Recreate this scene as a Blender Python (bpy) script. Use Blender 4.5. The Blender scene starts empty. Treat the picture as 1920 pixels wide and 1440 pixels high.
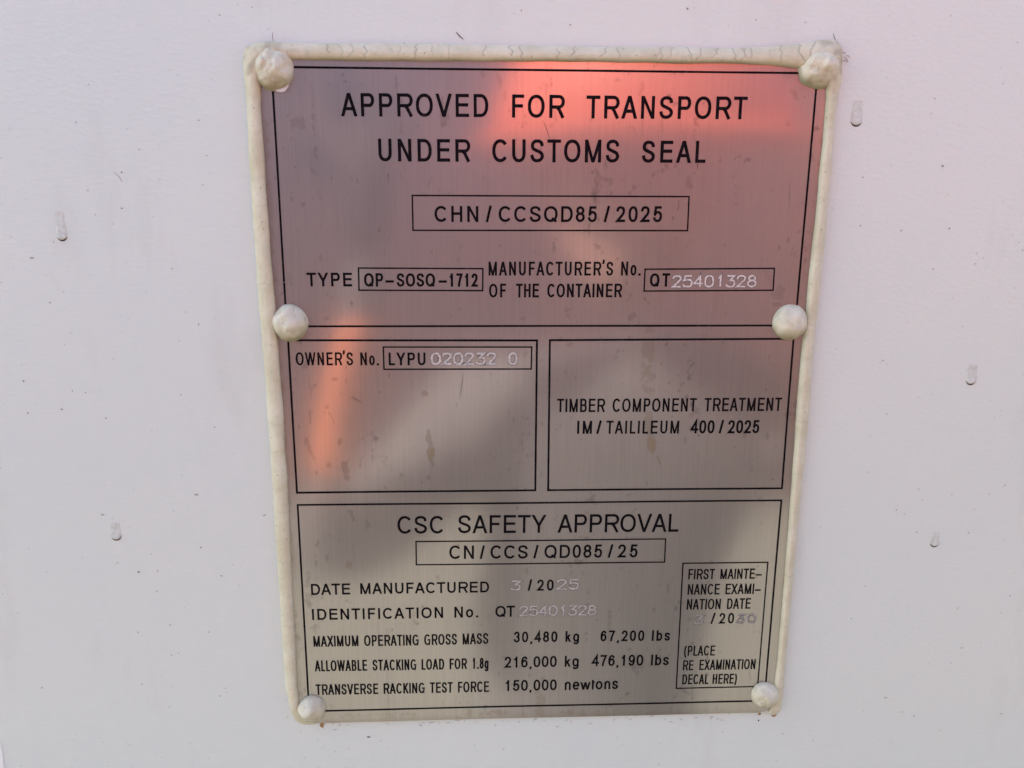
import bpy, bmesh, math, random
import numpy as np
from mathutils import Vector, Matrix, noise
random.seed(7); rng = np.random.default_rng(7)
S = bpy.context.scene
COL = S.collection
PZ = 1.70            # height of the plate's centre above the ground
PT = 0.0012          # plate face stands this far off the wall

# ---------------- camera ----------------
R = Matrix(((0.9990259785, 0.0051589942, -0.0438232702),
            (-0.0438521526, 0.2265286404, -0.9730168363),
            (0.0049074374, 0.9739908418, 0.2265342296)))
CAM = Vector((-0.02563731, -0.29983877 - PT, 0.08274817 + PZ))
cd = bpy.data.cameras.new('camera'); cam = bpy.data.objects.new('camera', cd); COL.objects.link(cam)
# columns of R are the plate's axes seen by the camera -> orientation of the camera in the world
M = R.to_4x4(); M.translation = CAM
cam.matrix_world = M
cd.sensor_width = 36; cd.lens = 1530.107 / 1920 * 36; cd.clip_start = 0.01; cd.clip_end = 2000
S.camera = cam
F = 1530.107

def at(px, py, y=-PT):
    d = R @ Vector(((px - 960) / F, (720 - py) / F, -1))
    k = (y - CAM.y) / d.y
    return CAM + d * k
def pl(px, py):                      # plate-plane coordinates (x, z about the plate's centre)
    p = at(px, py); return np.array((p.x, p.z - PZ))

# ---------------- light ----------------
sd = Vector((-0.68, 0.30, 0.67)).normalized()
w = bpy.data.worlds.new('World'); S.world = w; w.use_nodes = True
nt = w.node_tree; nt.nodes.clear()
sky = nt.nodes.new('ShaderNodeTexSky'); sky.sky_type = 'NISHITA'; sky.sun_disc = False
sky.sun_elevation = math.asin(sd.z); sky.sun_rotation = math.atan2(sd.x, sd.y)
sky.air_density = 1.0; sky.dust_density = 3.0; sky.ozone_density = 1.0
bg = nt.nodes.new('ShaderNodeBackground'); bg.inputs[1].default_value = 0.12
wo = nt.nodes.new('ShaderNodeOutputWorld')
nt.links.new(sky.outputs[0], bg.inputs[0]); nt.links.new(bg.outputs[0], wo.inputs[0])
ld = bpy.data.lights.new('sun', 'SUN'); ld.energy = 4.5; ld.angle = math.radians(0.5); ld.color = (1, 0.95, 0.88)
lo = bpy.data.objects.new('sun', ld); COL.objects.link(lo)
lo.rotation_euler = (-sd).to_track_quat('-Z', 'Y').to_euler(); lo.location = (3, 1, 6)
S.view_settings.view_transform = 'Standard'; S.view_settings.look = 'None'
S.view_settings.gamma = 1; S.view_settings.use_curve_mapping = False
S.view_settings.exposure = 1.92

# ---------------- helpers ----------------
def tag(o, label=None, cat=None, group=None, kind=None):
    if label: o['label'] = label
    if cat: o['category'] = cat
    if group: o['group'] = group
    if kind: o['kind'] = kind
    return o
def mesh_obj(name, verts, faces, m, parent=None, smooth=False):
    me = bpy.data.meshes.new(name); me.from_pydata([tuple(v) for v in verts], [], faces); me.update()
    if smooth: me.polygons.foreach_set('use_smooth', [True] * len(me.polygons))
    me.materials.append(m)
    o = bpy.data.objects.new(name, me); COL.objects.link(o)
    if parent: o.parent = parent
    return o
def grid_obj(name, P, m, parent=None):      # P: (n, k, 3) array
    n, k, _ = P.shape
    me = bpy.data.meshes.new(name)
    idx = np.arange(n * k).reshape(n, k)
    f = np.stack([idx[:-1, :-1], idx[1:, :-1], idx[1:, 1:], idx[:-1, 1:]], -1).reshape(-1, 4)
    me.vertices.add(n * k); me.vertices.foreach_set('co', P.reshape(-1).astype('f4'))
    me.loops.add(len(f) * 4); me.loops.foreach_set('vertex_index', f.reshape(-1).astype('i4'))
    me.polygons.add(len(f)); me.polygons.foreach_set('loop_start', np.arange(0, len(f) * 4, 4, dtype='i4'))
    me.update(calc_edges=True); me.validate()
    me.polygons.foreach_set('use_smooth', [True] * len(me.polygons))
    me.materials.append(m)
    o = bpy.data.objects.new(name, me); COL.objects.link(o)
    if parent: o.parent = parent
    return o
def attr(o, name, vals):
    a = o.data.attributes.new(name, 'FLOAT', 'POINT'); a.data.foreach_set('value', np.asarray(vals, dtype='f4').reshape(-1))

class N:                                     # tiny node-graph helper
    def __init__(s, name):
        s.m = bpy.data.materials.new(name); s.m.use_nodes = True; s.t = s.m.node_tree; s.t.nodes.clear()
        s.out = s.n('ShaderNodeOutputMaterial')
    def n(s, t, **k):
        x = s.t.nodes.new(t)
        for a, b in k.items(): setattr(x, a, b)
        return x
    def l(s, a, b): s.t.links.new(a, b)
    def inp(s, node, key, v):
        i = node.inputs[key]
        if isinstance(v, bpy.types.NodeSocket): s.l(v, i)
        else: i.default_value = v
    def coord(s, scale=(1, 1, 1), rot=(0, 0, 0)):
        c = s.n('ShaderNodeTexCoord'); mp = s.n('ShaderNodeMapping')
        s.l(c.outputs['Object'], mp.inputs[0]); mp.inputs['Scale'].default_value = scale; mp.inputs['Rotation'].default_value = rot
        return mp.outputs[0]
    def noise(s, vec, scale, detail=3, rough=0.5):
        x = s.n('ShaderNodeTexNoise'); s.l(vec, x.inputs[0]); x.inputs['Scale'].default_value = scale
        x.inputs['Detail'].default_value = detail; x.inputs['Roughness'].default_value = rough
        return x.outputs[0]
    def vor(s, vec, scale, feat='F1', rnd=1):
        x = s.n('ShaderNodeTexVoronoi', feature=feat); s.l(vec, x.inputs['Vector']); x.inputs['Scale'].default_value = scale
        x.inputs['Randomness'].default_value = rnd
        return x
    def ramp(s, v, a, b, lo=0.0, hi=1.0):
        x = s.n('ShaderNodeMapRange'); s.inp(x, 0, v); x.inputs[1].default_value = a; x.inputs[2].default_value = b
        x.inputs[3].default_value = lo; x.inputs[4].default_value = hi; x.clamp = True
        return x.outputs[0]
    def math(s, op, a, b=0.0):
        x = s.n('ShaderNodeMath', operation=op); s.inp(x, 0, a); s.inp(x, 1, b); return x.outputs[0]
    def mix(s, f, a, b):
        x = s.n('ShaderNodeMix', data_type='RGBA'); s.inp(x, 'Factor', f); s.inp(x, 6, a); s.inp(x, 7, b); return x.outputs[2]
    def bump(s, h, strength, dist, nrm=None):
        x = s.n('ShaderNodeBump'); s.l(h, x.inputs['Height']); x.inputs['Strength'].default_value = strength; x.inputs['Distance'].default_value = dist
        if nrm: s.l(nrm, x.inputs['Normal'])
        return x.outputs[0]
    def pr(s, color, rough=0.5, metal=0.0, spec=0.5, nrm=None):
        x = s.n('ShaderNodeBsdfPrincipled'); s.inp(x, 'Base Color', color); s.inp(x, 'Roughness', rough); s.inp(x, 'Metallic', metal)
        x.inputs['Specular IOR Level'].default_value = spec
        if nrm: s.l(nrm, x.inputs['Normal'])
        return x.outputs[0]
    def done(s, sh): s.l(sh, s.out.inputs[0]); return s.m
    def at(s, name):
        x = s.n('ShaderNodeAttribute'); x.attribute_name = name; return x.outputs['Fac']
C4 = lambda r, g, b: (r, g, b, 1)

def simple(name, col, rough=0.6, metal=0, nscale=30, var=0.12, bumpd=0.0):
    s = N(name); v = s.coord(); nz = s.noise(v, nscale, 4)
    c = s.mix(s.ramp(nz, 0.3, 0.7), C4(*[x * (1 - var) for x in col]), C4(*[min(1, x * (1 + var)) for x in col]))
    nr = s.bump(nz, 0.5, bumpd) if bumpd else None
    return s.done(s.pr(c, rough, metal, 0.5, nr))

# ---------------- materials ----------------
def m_wall():
    s = N('white_container_paint')
    v = s.coord()
    vs = s.coord((1, 1, 1), (0, math.radians(35), 0))
    vstr = s.coord((0.62, 1, 1.15), (0, math.radians(-35), 0))
    big = s.noise(v, 9, 3)
    c = s.mix(s.ramp(big, 0.35, 0.65), C4(.705, .768, .724), C4(.732, .778, .722))
    # fine dark specks of grit, denser in patches
    dens = s.noise(v, 14, 3)
    a = s.vor(vs, 210); spot = s.ramp(a.outputs['Distance'], 0.05, 0.11, 1, 0)
    keep = s.ramp(s.noise(vs, 120, 1), 0.50, 0.62)
    spot = s.math('MULTIPLY', spot, s.math('MULTIPLY', keep, s.ramp(dens, 0.35, 0.65, 0.15, 0.9)))
    a2 = s.vor(vstr, 75); spot2 = s.ramp(a2.outputs['Distance'], 0.025, 0.05, 1, 0)
    spot2 = s.math('MULTIPLY', spot2, s.ramp(s.noise(vs, 60, 1), 0.5, 0.6, 0, .9))
    sp = s.math('MAXIMUM', spot, spot2)
    c = s.mix(s.math('MULTIPLY', sp, 0.62), c, C4(.14, .12, .105))
    smear = s.ramp(s.noise(s.coord((1, 1, .35)), 22, 5, .65), .56, .78, 0, .22)
    c = s.mix(smear, c, C4(.42, .38, .33))
    # orange peel
    o1 = s.noise(vstr, 620, 2, .5); o2 = s.noise(v, 170, 2)
    nb = s.bump(s.math('ADD', s.math('MULTIPLY', o1, 1.0), s.math('MULTIPLY', o2, .35)), 0.75, 0.00024)
    return s.done(s.pr(c, s.ramp(big, .3, .7, .36, .46), 0, .5, nb))

def m_plate():
    s = N('brushed_stainless_steel')
    v = s.coord(); vb = s.coord((1, 1, 0.02)); vg = s.coord((1, 1, .35))
    brush = s.noise(vb, 1500, 3, .6); brush2 = s.noise(vb, 420, 3, .6)
    fine = s.noise(v, 1600, 2)
    base = s.mix(s.ramp(brush, .3, .7), C4(.42, .41, .40), C4(.46, .45, .44))
    nb = s.bump(brush, .22, .000005); nb = s.bump(fine, .3, .000008, nb)
    sharp = s.n('ShaderNodeBsdfGlossy'); sharp.distribution = 'GGX'; s.l(base, sharp.inputs[0]); sharp.inputs['Roughness'].default_value = .125; s.l(nb, sharp.inputs['Normal'])
    wide = s.n('ShaderNodeBsdfGlossy'); wide.distribution = 'GGX'; s.l(base, wide.inputs[0]); wide.inputs['Roughness'].default_value = .47; s.l(nb, wide.inputs['Normal'])
    mx = s.n('ShaderNodeMixShader'); mx.inputs[0].default_value = .54
    s.l(sharp.outputs[0], mx.inputs[1]); s.l(wide.outputs[0], mx.inputs[2])
    # dust film and stains (diffuse) where the dirt lies
    dirt = s.at('dirt'); brown = s.at('brown')
    film = s.ramp(s.noise(vg, 60, 5, .7), .35, .75, .05, .13)
    dc = s.mix(brown, C4(.105, .085, .078), C4(.21, .15, .075))
    dfac = s.math('MINIMUM', s.math('ADD', film, dirt), 0.85)
    fcol = s.mix(s.ramp(dirt, .02, .15), C4(.28, .262, .245), dc)
    dif = s.pr(fcol, .7, 0, .2)
    m2 = s.n('ShaderNodeMixShader'); s.l(dfac, m2.inputs[0]); s.l(mx.outputs[0], m2.inputs[1]); s.l(dif, m2.inputs[2])
    return s.done(m2.outputs[0])

def m_ink():
    s = N('black_etched_ink'); v = s.coord()
    c = s.mix(s.ramp(s.noise(v, 900, 3), .55, .8), C4(.005, .004, .006), C4(.03, .027, .027))
    return s.done(s.pr(c, .6, 0, .06))
def m_stamp(lv, name):
    s = N(name); v = s.coord()
    nz = s.noise(v, 1500, 2, .6)
    c = s.mix(s.ramp(nz, .35, .62), C4(.46 * lv, .44 * lv, .42 * lv), C4(.80 * lv, .77 * lv, .74 * lv))
    g = s.n('ShaderNodeBsdfGlossy'); s.l(c, g.inputs[0]); g.inputs['Roughness'].default_value = .6
    d = s.pr(c, .6, 0, .5)
    mx = s.n('ShaderNodeMixShader'); mx.inputs[0].default_value = .85; s.l(g.outputs[0], mx.inputs[1]); s.l(d, mx.inputs[2])
    return s.done(mx.outputs[0])

def m_sealant():
    s = N('aged_cream_sealant'); v = s.coord()
    n1 = s.noise(v, 90, 4, .6)
    c = s.mix(s.ramp(n1, .35, .7), C4(.61, .575, .40), C4(.74, .71, .545))
    dirt = s.at('grime_shade')  # grime plus the painted under-shade of the top run
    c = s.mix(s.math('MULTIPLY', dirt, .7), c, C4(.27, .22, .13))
    crack = s.at('crack')
    c = s.mix(s.math('MULTIPLY', crack, .62), c, C4(.17, .12, .085))
    a = s.vor(v, 420); sp = s.math('MULTIPLY', s.ramp(a.outputs['Distance'], .08, .16, 1, 0), s.ramp(s.noise(v, 150, 1), .48, .6))
    c = s.mix(s.math('MULTIPLY', sp, .55), c, C4(.16, .13, .09))
    nb = s.bump(s.noise(v, 700, 4, .65), .5, .00025)
    nb = s.bump(s.math('MULTIPLY', crack, -1.0), .7, .0004, nb)
    return s.done(s.pr(c, .48, 0, .45, nb))
def m_paintlump():
    s = N('cracked_white_rivet_paint'); v = s.coord()
    n1 = s.noise(v, 160, 4, .65)
    c = s.mix(s.ramp(n1, .35, .65), C4(.59, .555, .40), C4(.73, .70, .555))
    c = s.mix(s.math('MULTIPLY', s.at('grime_shade'), .8), c, C4(.30, .275, .15))
    iso = s.math('ABSOLUTE', s.math('SUBTRACT', s.noise(v, 110, 3, .55), .5))
    cr = s.math('MULTIPLY', s.ramp(iso, .0, .007, 1, 0), s.ramp(s.noise(v, 190, 2), .46, .56))
    c = s.mix(s.math('MULTIPLY', cr, .6), c, C4(.20, .16, .11))
    nb = s.bump(s.noise(v, 900, 4, .6), .3, .00012); nb = s.bump(s.math('MULTIPLY', cr, -1), .4, .0002, nb)
    return s.done(s.pr(c, .34, 0, .5, nb))

M_WALL = m_wall(); M_PLATE = m_plate(); M_INK = m_ink(); M_SEAL = m_sealant(); M_LUMP = m_paintlump()
M_ST1 = m_stamp(1.0, 'bright_punched_metal'); M_ST2 = m_stamp(.50, 'dull_punched_metal'); M_ST3 = m_stamp(.72, 'worn_punched_metal')

# ---------------- setting ----------------
def box(name, x0, x1, y0, y1, z0, z1, m, parent=None, bev=0.0):
    bm = bmesh.new(); bmesh.ops.create_cube(bm, size=1)
    for vv in bm.verts: vv.co = ((x0 + x1) / 2 + vv.co.x * (x1 - x0), (y0 + y1) / 2 + vv.co.y * (y1 - y0), (z0 + z1) / 2 + vv.co.z * (z1 - z0))
    if bev: bmesh.ops.bevel(bm, geom=bm.edges[:], offset=bev, segments=2, affect='EDGES')
    me = bpy.data.meshes.new(name); bm.to_mesh(me); bm.free(); me.materials.append(m)
    o = bpy.data.objects.new(name, me); COL.objects.link(o)
    if parent: o.parent = parent
    return o
def m_ground():
    s = N('dusty_concrete_yard'); v = s.coord()
    c = s.mix(s.ramp(s.noise(v, 2.5, 6, .6), .3, .7), C4(.165, .160, .125), C4(.225, .215, .17))
    c = s.mix(s.ramp(s.vor(v, 40).outputs['Distance'], 0, .2, .5, 0), c, C4(.2, .18, .16))
    return s.done(s.pr(c, .85, 0, .3, s.bump(s.noise(v, 60, 5), .4, .01)))
g = mesh_obj('ground', [(-600, -600, 0), (600, -600, 0), (600, 600, 0), (-600, 600, 0)], [(0, 1, 2, 3)], m_ground())
tag(g, kind='structure')

wall = box('container_wall', -2.6, 3.4, 0.0, 0.06, .16, 2.34, M_WALL, None, .004)
tag(wall, 'pale grey painted steel container side with fine grit, behind the metal plate', 'container wall')
cont_body = box('container_body', -2.6, 3.4, .062, 2.44, .12, 2.36, simple('dull_container_grey', (.5, .5, .5)), wall, .01)

# container across the lane: ribbed, maroon
M_RED = simple('weathered_maroon_paint', (.12, .048, .050), .6, 0, 4, .2)
def ribbed(x0, x1, y, z0, z1):
    xs = []; x = x0
    while x < x1: xs += [(x, 0), (x + .07, 0), (x + .105, .036), (x + .175, .036)]; x += .21
    V = []; Fc = []
    for (xx, d) in xs: V += [(xx, y - d, z0), (xx, y - d, z1)]
    for i in range(len(xs) - 1): a = 2 * i; Fc.append((a, a + 1, a + 3, a + 2))
    return V, Fc
redc = bpy.data.objects.new('shipping_container', None); COL.objects.link(redc); redc.location = (0, 0, 0)
tag(redc, 'weathered maroon ribbed container standing across the lane, seen only as a reflection', 'container')
V, Fc = ribbed(-5.9, 5.9, -4.2, .3, 2.6); mesh_obj('ribbed_side', V, Fc, M_RED, redc)
box('bottom_rail', -6, 6, -4.3, -4.17, .12, .3, M_RED, redc, .01); box('top_rail', -6, 6, -4.3, -4.17, 2.6, 2.75, M_RED, redc, .01)
box('roof', -6, 6, -6.6, -4.305, .12, 2.74, M_RED, redc, .01)

# ---------------- plate ----------------
A0, A1 = pl(500, 104), pl(572, 1352)
x_l = -0.1015; x_r = 0.1015; z_t = 0.1305; z_b = pl(1000, 1346)[1]
def warp(x, z):                              # slight buckling of the sheet, metres outwards
    x = np.asarray(x, float); z = np.asarray(z, float)
    h = .00010 * np.sin(x * 31 + 1.1) * np.cos(z * 27 + .4) + .00007 * np.sin(x * 58 - z * 41 + .7) + .00004 * np.sin(z * 95 + x * 50)
    return h
plate = bpy.data.objects.new('data_plate', None); COL.objects.link(plate); plate.location = (0, 0, PZ)
tag(plate, 'brushed steel approval plate with black lettering, riveted and sealed to the pale container wall', 'data plate')
# all children are built in the plate's frame: x right, -y outwards, z up from the plate's centre
def PP(x, z, lift): return (x, -PT - warp(x, z) - lift, z)

nx, nz = 470, 600
gx = np.linspace(x_l, x_r, nx); gz = np.linspace(z_b, z_t, nz)
GX, GZ = np.meshgrid(gx, gz, indexing='ij')
def halfw(z):
    rr_ = .009; q = np.clip(rr_ - (np.asarray(z) - z_b), 0, rr_)
    return .1015 - rr_ + np.sqrt(rr_ ** 2 - q ** 2)
GX = GX * halfw(GZ) / .1015
P = np.stack([GX, -PT - warp(GX, GZ), GZ], -1)
sheet = grid_obj('steel_sheet', P, M_PLATE, plate)
sheet.data.flip_normals() if sheet.data.polygons[0].normal.y > 0 else None
# folded-down edge so the sheet has thickness
V = []; Fc = []
loop = [(x * halfw(z_b) / .1015, z_b) for x in gx] + [(halfw(z), z) for z in gz[1:]] + [(x, z_t) for x in gx[::-1][1:]] + [(-halfw(z), z) for z in gz[::-1][1:-1]]
for (x, z) in loop: V += [PP(x, z, 0), (x, -.0001, z)]
n = len(loop)
for i in range(n): a = 2 * i; b = 2 * ((i + 1) % n); Fc.append((a, a + 1, b + 1, b))
mesh_obj('sheet_edge', V, Fc, M_PLATE, plate)

# dirt on the sheet: soft value noise built on the grid
def vnoise(shape_m, scale_x, scale_z, seed):
    r = np.random.default_rng(seed)
    X = (GX - x_l) / scale_x; Z = (GZ - z_b) / scale_z
    T = r.random((int(X.max()) + 3, int(Z.max()) + 3))
    xi = X.astype(int); zi = Z.astype(int); fx = X - xi; fz = Z - zi
    fx = fx * fx * (3 - 2 * fx); fz = fz * fz * (3 - 2 * fz)
    return (T[xi, zi] * (1 - fx) * (1 - fz) + T[xi + 1, zi] * fx * (1 - fz) + T[xi, zi + 1] * (1 - fx) * fz + T[xi + 1, zi + 1] * fx * fz)
n_f = .5 * vnoise(0, .0018, .0026, 1) + .3 * vnoise(0, .0009, .0012, 2) + .2 * vnoise(0, .0005, .0006, 3)
n_m = .6 * vnoise(0, .010, .022, 4) + .4 * vnoise(0, .004, .012, 5)
n_c = vnoise(0, .03, .05, 6)
dirt = np.zeros_like(GX); brown = np.zeros_like(GX)
dirt += np.clip((n_f * .55 + n_m * .45) - .66, 0, 1) * 4.0 * (.4 + n_c)
dirt += np.clip(n_f - .80, 0, 1) * 5
run = .6 * vnoise(0, .0016, .045, 8) + .4 * vnoise(0, .0007, .02, 9)
dirt += np.clip(run - .70, 0, 1) * 1.1 * np.clip((.02 - GZ) / .1, .12, 1)
def stain(px, py, rx, ry, amt, br=0, rough=.5, tilt=0):
    global dirt, brown
    c = pl(px, py); sx = rx / 5000; sz = ry / 4700
    dx = GX - c[0]; dz = GZ - c[1]; t = math.radians(tilt)
    u = (dx * math.cos(t) + dz * math.sin(t)) / sx; vv = (-dx * math.sin(t) + dz * math.cos(t)) / sz
    m = np.clip(1.15 - np.sqrt(u * u + vv * vv) + (n_f - .5) * 2.2 * rough * 2, 0, 1)
    m = np.clip(m * 2.5, 0, 1)
    dirt = np.maximum(dirt, m * amt); brown = np.maximum(brown, m * br)
for a in [(1222, 835, 9, 16, .75, 1, .25, 12), (1218, 790, 10, 22, .4, .5, .5, 8), (1216, 700, 9, 34, .34, .6, .8, 0), (1216, 650, 8, 30, .3, .6, .9, 0), (1235, 862, 2, 12, .6, .8, .5, 25),
          (808, 852, 7, 13, .75, .9, .5, 12), (804, 828, 5, 20, .5, .4, .6, 3), (798, 737, 6, 5, .6, .7, .6, 0), (810, 866, 4, 8, .5, .2, .5, 0), (803, 897, 4, 5, .4, .3, .8, 0),
          (647, 878, 6, 12, .6, .2, .7, 0), (650, 895, 5, 6, .6, .3, .6, 0), (637, 827, 4, 6, .7, .1, .5, 0), (576, 826, 5, 7, .6, .1, .7, 0), (582, 845, 3, 12, .4, 0, .9, 20), (561, 800, 3, 3, .6, 0, .4, 0),
          (583, 735, 3, 30, .25, 0, 1.0, 0), (582, 790, 2, 12, .5, 0, .8, 0), (625, 790, 2, 22, .45, .1, .8, 20), (650, 720, 2, 20, .45, 0, .8, 0), (628, 711, 5, 3, .5, 0, .8, 0), (613, 762, 3, 4, .4, 0, .6, 0), (616, 872, 4, 4, .5, .2, .6, 0),
          (594, 886, 3, 3, .6, .1, .5, 0), (596, 1018, 4, 7, .55, .1, .7, -10), (660, 965, 5, 10, .4, .2, .8, 30), (653, 1060, 6, 7, .5, .7, .7, 0), (690, 984, 4, 8, .35, .3, .9, 0), (614, 1050, 2, 14, .4, 0, .9, 0), (723, 914, 6, 3, .35, .1, .8, 0),
          (556, 226, 9, 12, .35, .2, .9, 30), (585, 180, 4, 22, .18, 0, 1, 10), (588, 235, 4, 22, .35, .1, .9, 0), (592, 285, 4, 10, .5, .1, .7, 0), (592, 325, 5, 10, .35, .1, .9, 20), (568, 384, 4, 5, .4, 0, .8, 0), (600, 372, 3, 10, .2, 0, 1, 0),
          (832, 215, 9, 20, .38, .3, .7, 12), (834, 232, 7, 5, .6, .5, .5, 0), (743, 160, 2, 14, .35, 0, .8, 0), (752, 232, 3, 10, .25, .2, .9, 0), (755, 335, 3, 10, .2, 0, .9, 20),
          (906, 139, 4, 6, .35, .2, .5, 0), (937, 158, 4, 16, .28, 0, .8, 12), (947, 178, 5, 6, .25, 0, .9, 0), (1203, 168, 4, 10, .3, .3, .8, 0), (1193, 250, 5, 11, .3, .2, .7, 25), (1205, 240, 2, 20, .25, 0, .9, 0),
          (1285, 275, 4, 30, .25, .1, .9, 12), (1225, 328, 4, 4, .5, .2, .5, 0), (1290, 338, 5, 13, .42, .1, .6, 18), (1278, 318, 7, 12, .18, 0, 1, 0), (1350, 301, 3, 3, .5, .1, .5, 0),
          (1477, 136, 12, 14, .22, .2, .5, 0), (1490, 181, 5, 9, .4, .3, .6, 30), (1383, 175, 3, 3, .2, 0, .7, 0), (1448, 357, 3, 3, .4, 0, .6, 0), (1461, 465, 3, 5, .45, .1, .5, 0),
          (1458, 550, 12, 14, .30, .1, .35, 0), (1456, 570, 8, 4, .75, .9, .4, 0), (1444, 525, 5, 30, .22, .1, 1, 30), (1218, 568, 5, 5, .4, .3, .8, 0), (1209, 560, 2, 5, .6, 0, .5, 0), (1361, 583, 4, 5, .28, .1, .8, 0),
          (1411, 646, 2, 2, .7, 0, .3, 0), (1272, 656, 2, 3, .5, 0, .5, 0), (1065, 646, 6, 5, .4, .6, .7, 0), (981, 596, 4, 4, .4, 0, .6, 0), (1075, 760, 6, 12, .1, 0, 1, 0), (986, 661, 4, 4, .3, .5, .8, 0),
          (1240, 1176, 2, 2, .4, 0, .5, 0), (1226, 1144, 4, 5, .45, .1, .6, 30), (1165, 1066, 6, 5, .25, 0, .9, 0), (987, 1157, 3, 3, .6, .2, .6, 30), (988, 1070, 4, 6, .3, .2, .9, 0), (822, 1083, 3, 4, .4, .6, .7, 0),
          (1012, 1320, 10, 24, .3, .5, .8, 10), (1415, 1183, 9, 5, .3, .5, .9, -15), (1405, 1262, 3, 12, .3, .1, .9, 10), (880, 1334, 5, 6, .35, .6, .8, 0), (700, 1340, 50, 4, .15, .6, 1, 0), (600, 1330, 16, 12, .2, .5, .8, 0), (930, 1335, 12, 5, .25, .6, .9, 0),
          (605, 1165, 5, 6, .25, 0, .9, 0), (573, 510, 3, 5, .2, 0, .8, 0), (604, 484, 5, 4, .3, 0, .9, 0), (612, 597, 4, 3, .35, 0, .7, 0), (540, 520, 5, 9, .2, 0, 1, 0)]:
    stain(*a)
# grime gathers at the sheet's foot and along the sealant
edge = np.exp(-(GZ - z_b) / .0022) * .35 * (.4 + 1.2 * n_f) + np.exp(-(GX - x_l - .004) / .0016) * .3 * n_f
dirt = dirt + edge; brown = np.maximum(brown, np.clip(edge * 2.2, 0, .6))
attr(sheet, 'dirt', np.clip(dirt * np.where(brown > .3, .62, .48), 0, .9)); attr(sheet, 'brown', np.clip(brown, 0, 1))

# ---------------- stroke lettering ----------------
def arc(cx, cy, rx, ry, a0, a1, n=18, e=2.0):
    out = []
    for i in range(n + 1):
        a = math.radians(a0 + (a1 - a0) * i / n); c, s_ = math.cos(a), math.sin(a)
        out.append((cx + rx * math.copysign(abs(c) ** (2 / e), c), cy + ry * math.copysign(abs(s_) ** (2 / e), s_)))
    return out
def cr(pts, n=7):                            # smooth curve through points
    p = [pts[0]] + list(pts) + [pts[-1]]; out = []
    for i in range(1, len(p) - 2):
        for k in range(n):
            t = k / n; a, b, c, d = [np.array(q, float) for q in p[i - 1:i + 3]]
            out.append(tuple(.5 * ((2 * b) + (c - a) * t + (2 * a - 5 * b + 4 * c - d) * t * t + (3 * b - a - 3 * c + d) * t ** 3)))
    out.append(tuple(pts[-1])); return out
O_ = arc(.5, .5, .5, .5, 90, 450, 40, 2.2)
S_ = cr([(.97, .74), (.90, .90), (.70, .985), (.5, 1), (.27, .975), (.10, .88), (.06, .75), (.13, .62), (.34, .545), (.62, .475), (.87, .39), (.99, .25), (.90, .10), (.70, .02), (.5, 0), (.26, .025), (.08, .13), (0, .30)])
Pb = [(0, 0), (0, 1), (.55, 1)] + arc(.66, .735, .34, .265, 85, -85, 12) + [(.55, .47), (0, .47)]
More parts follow.
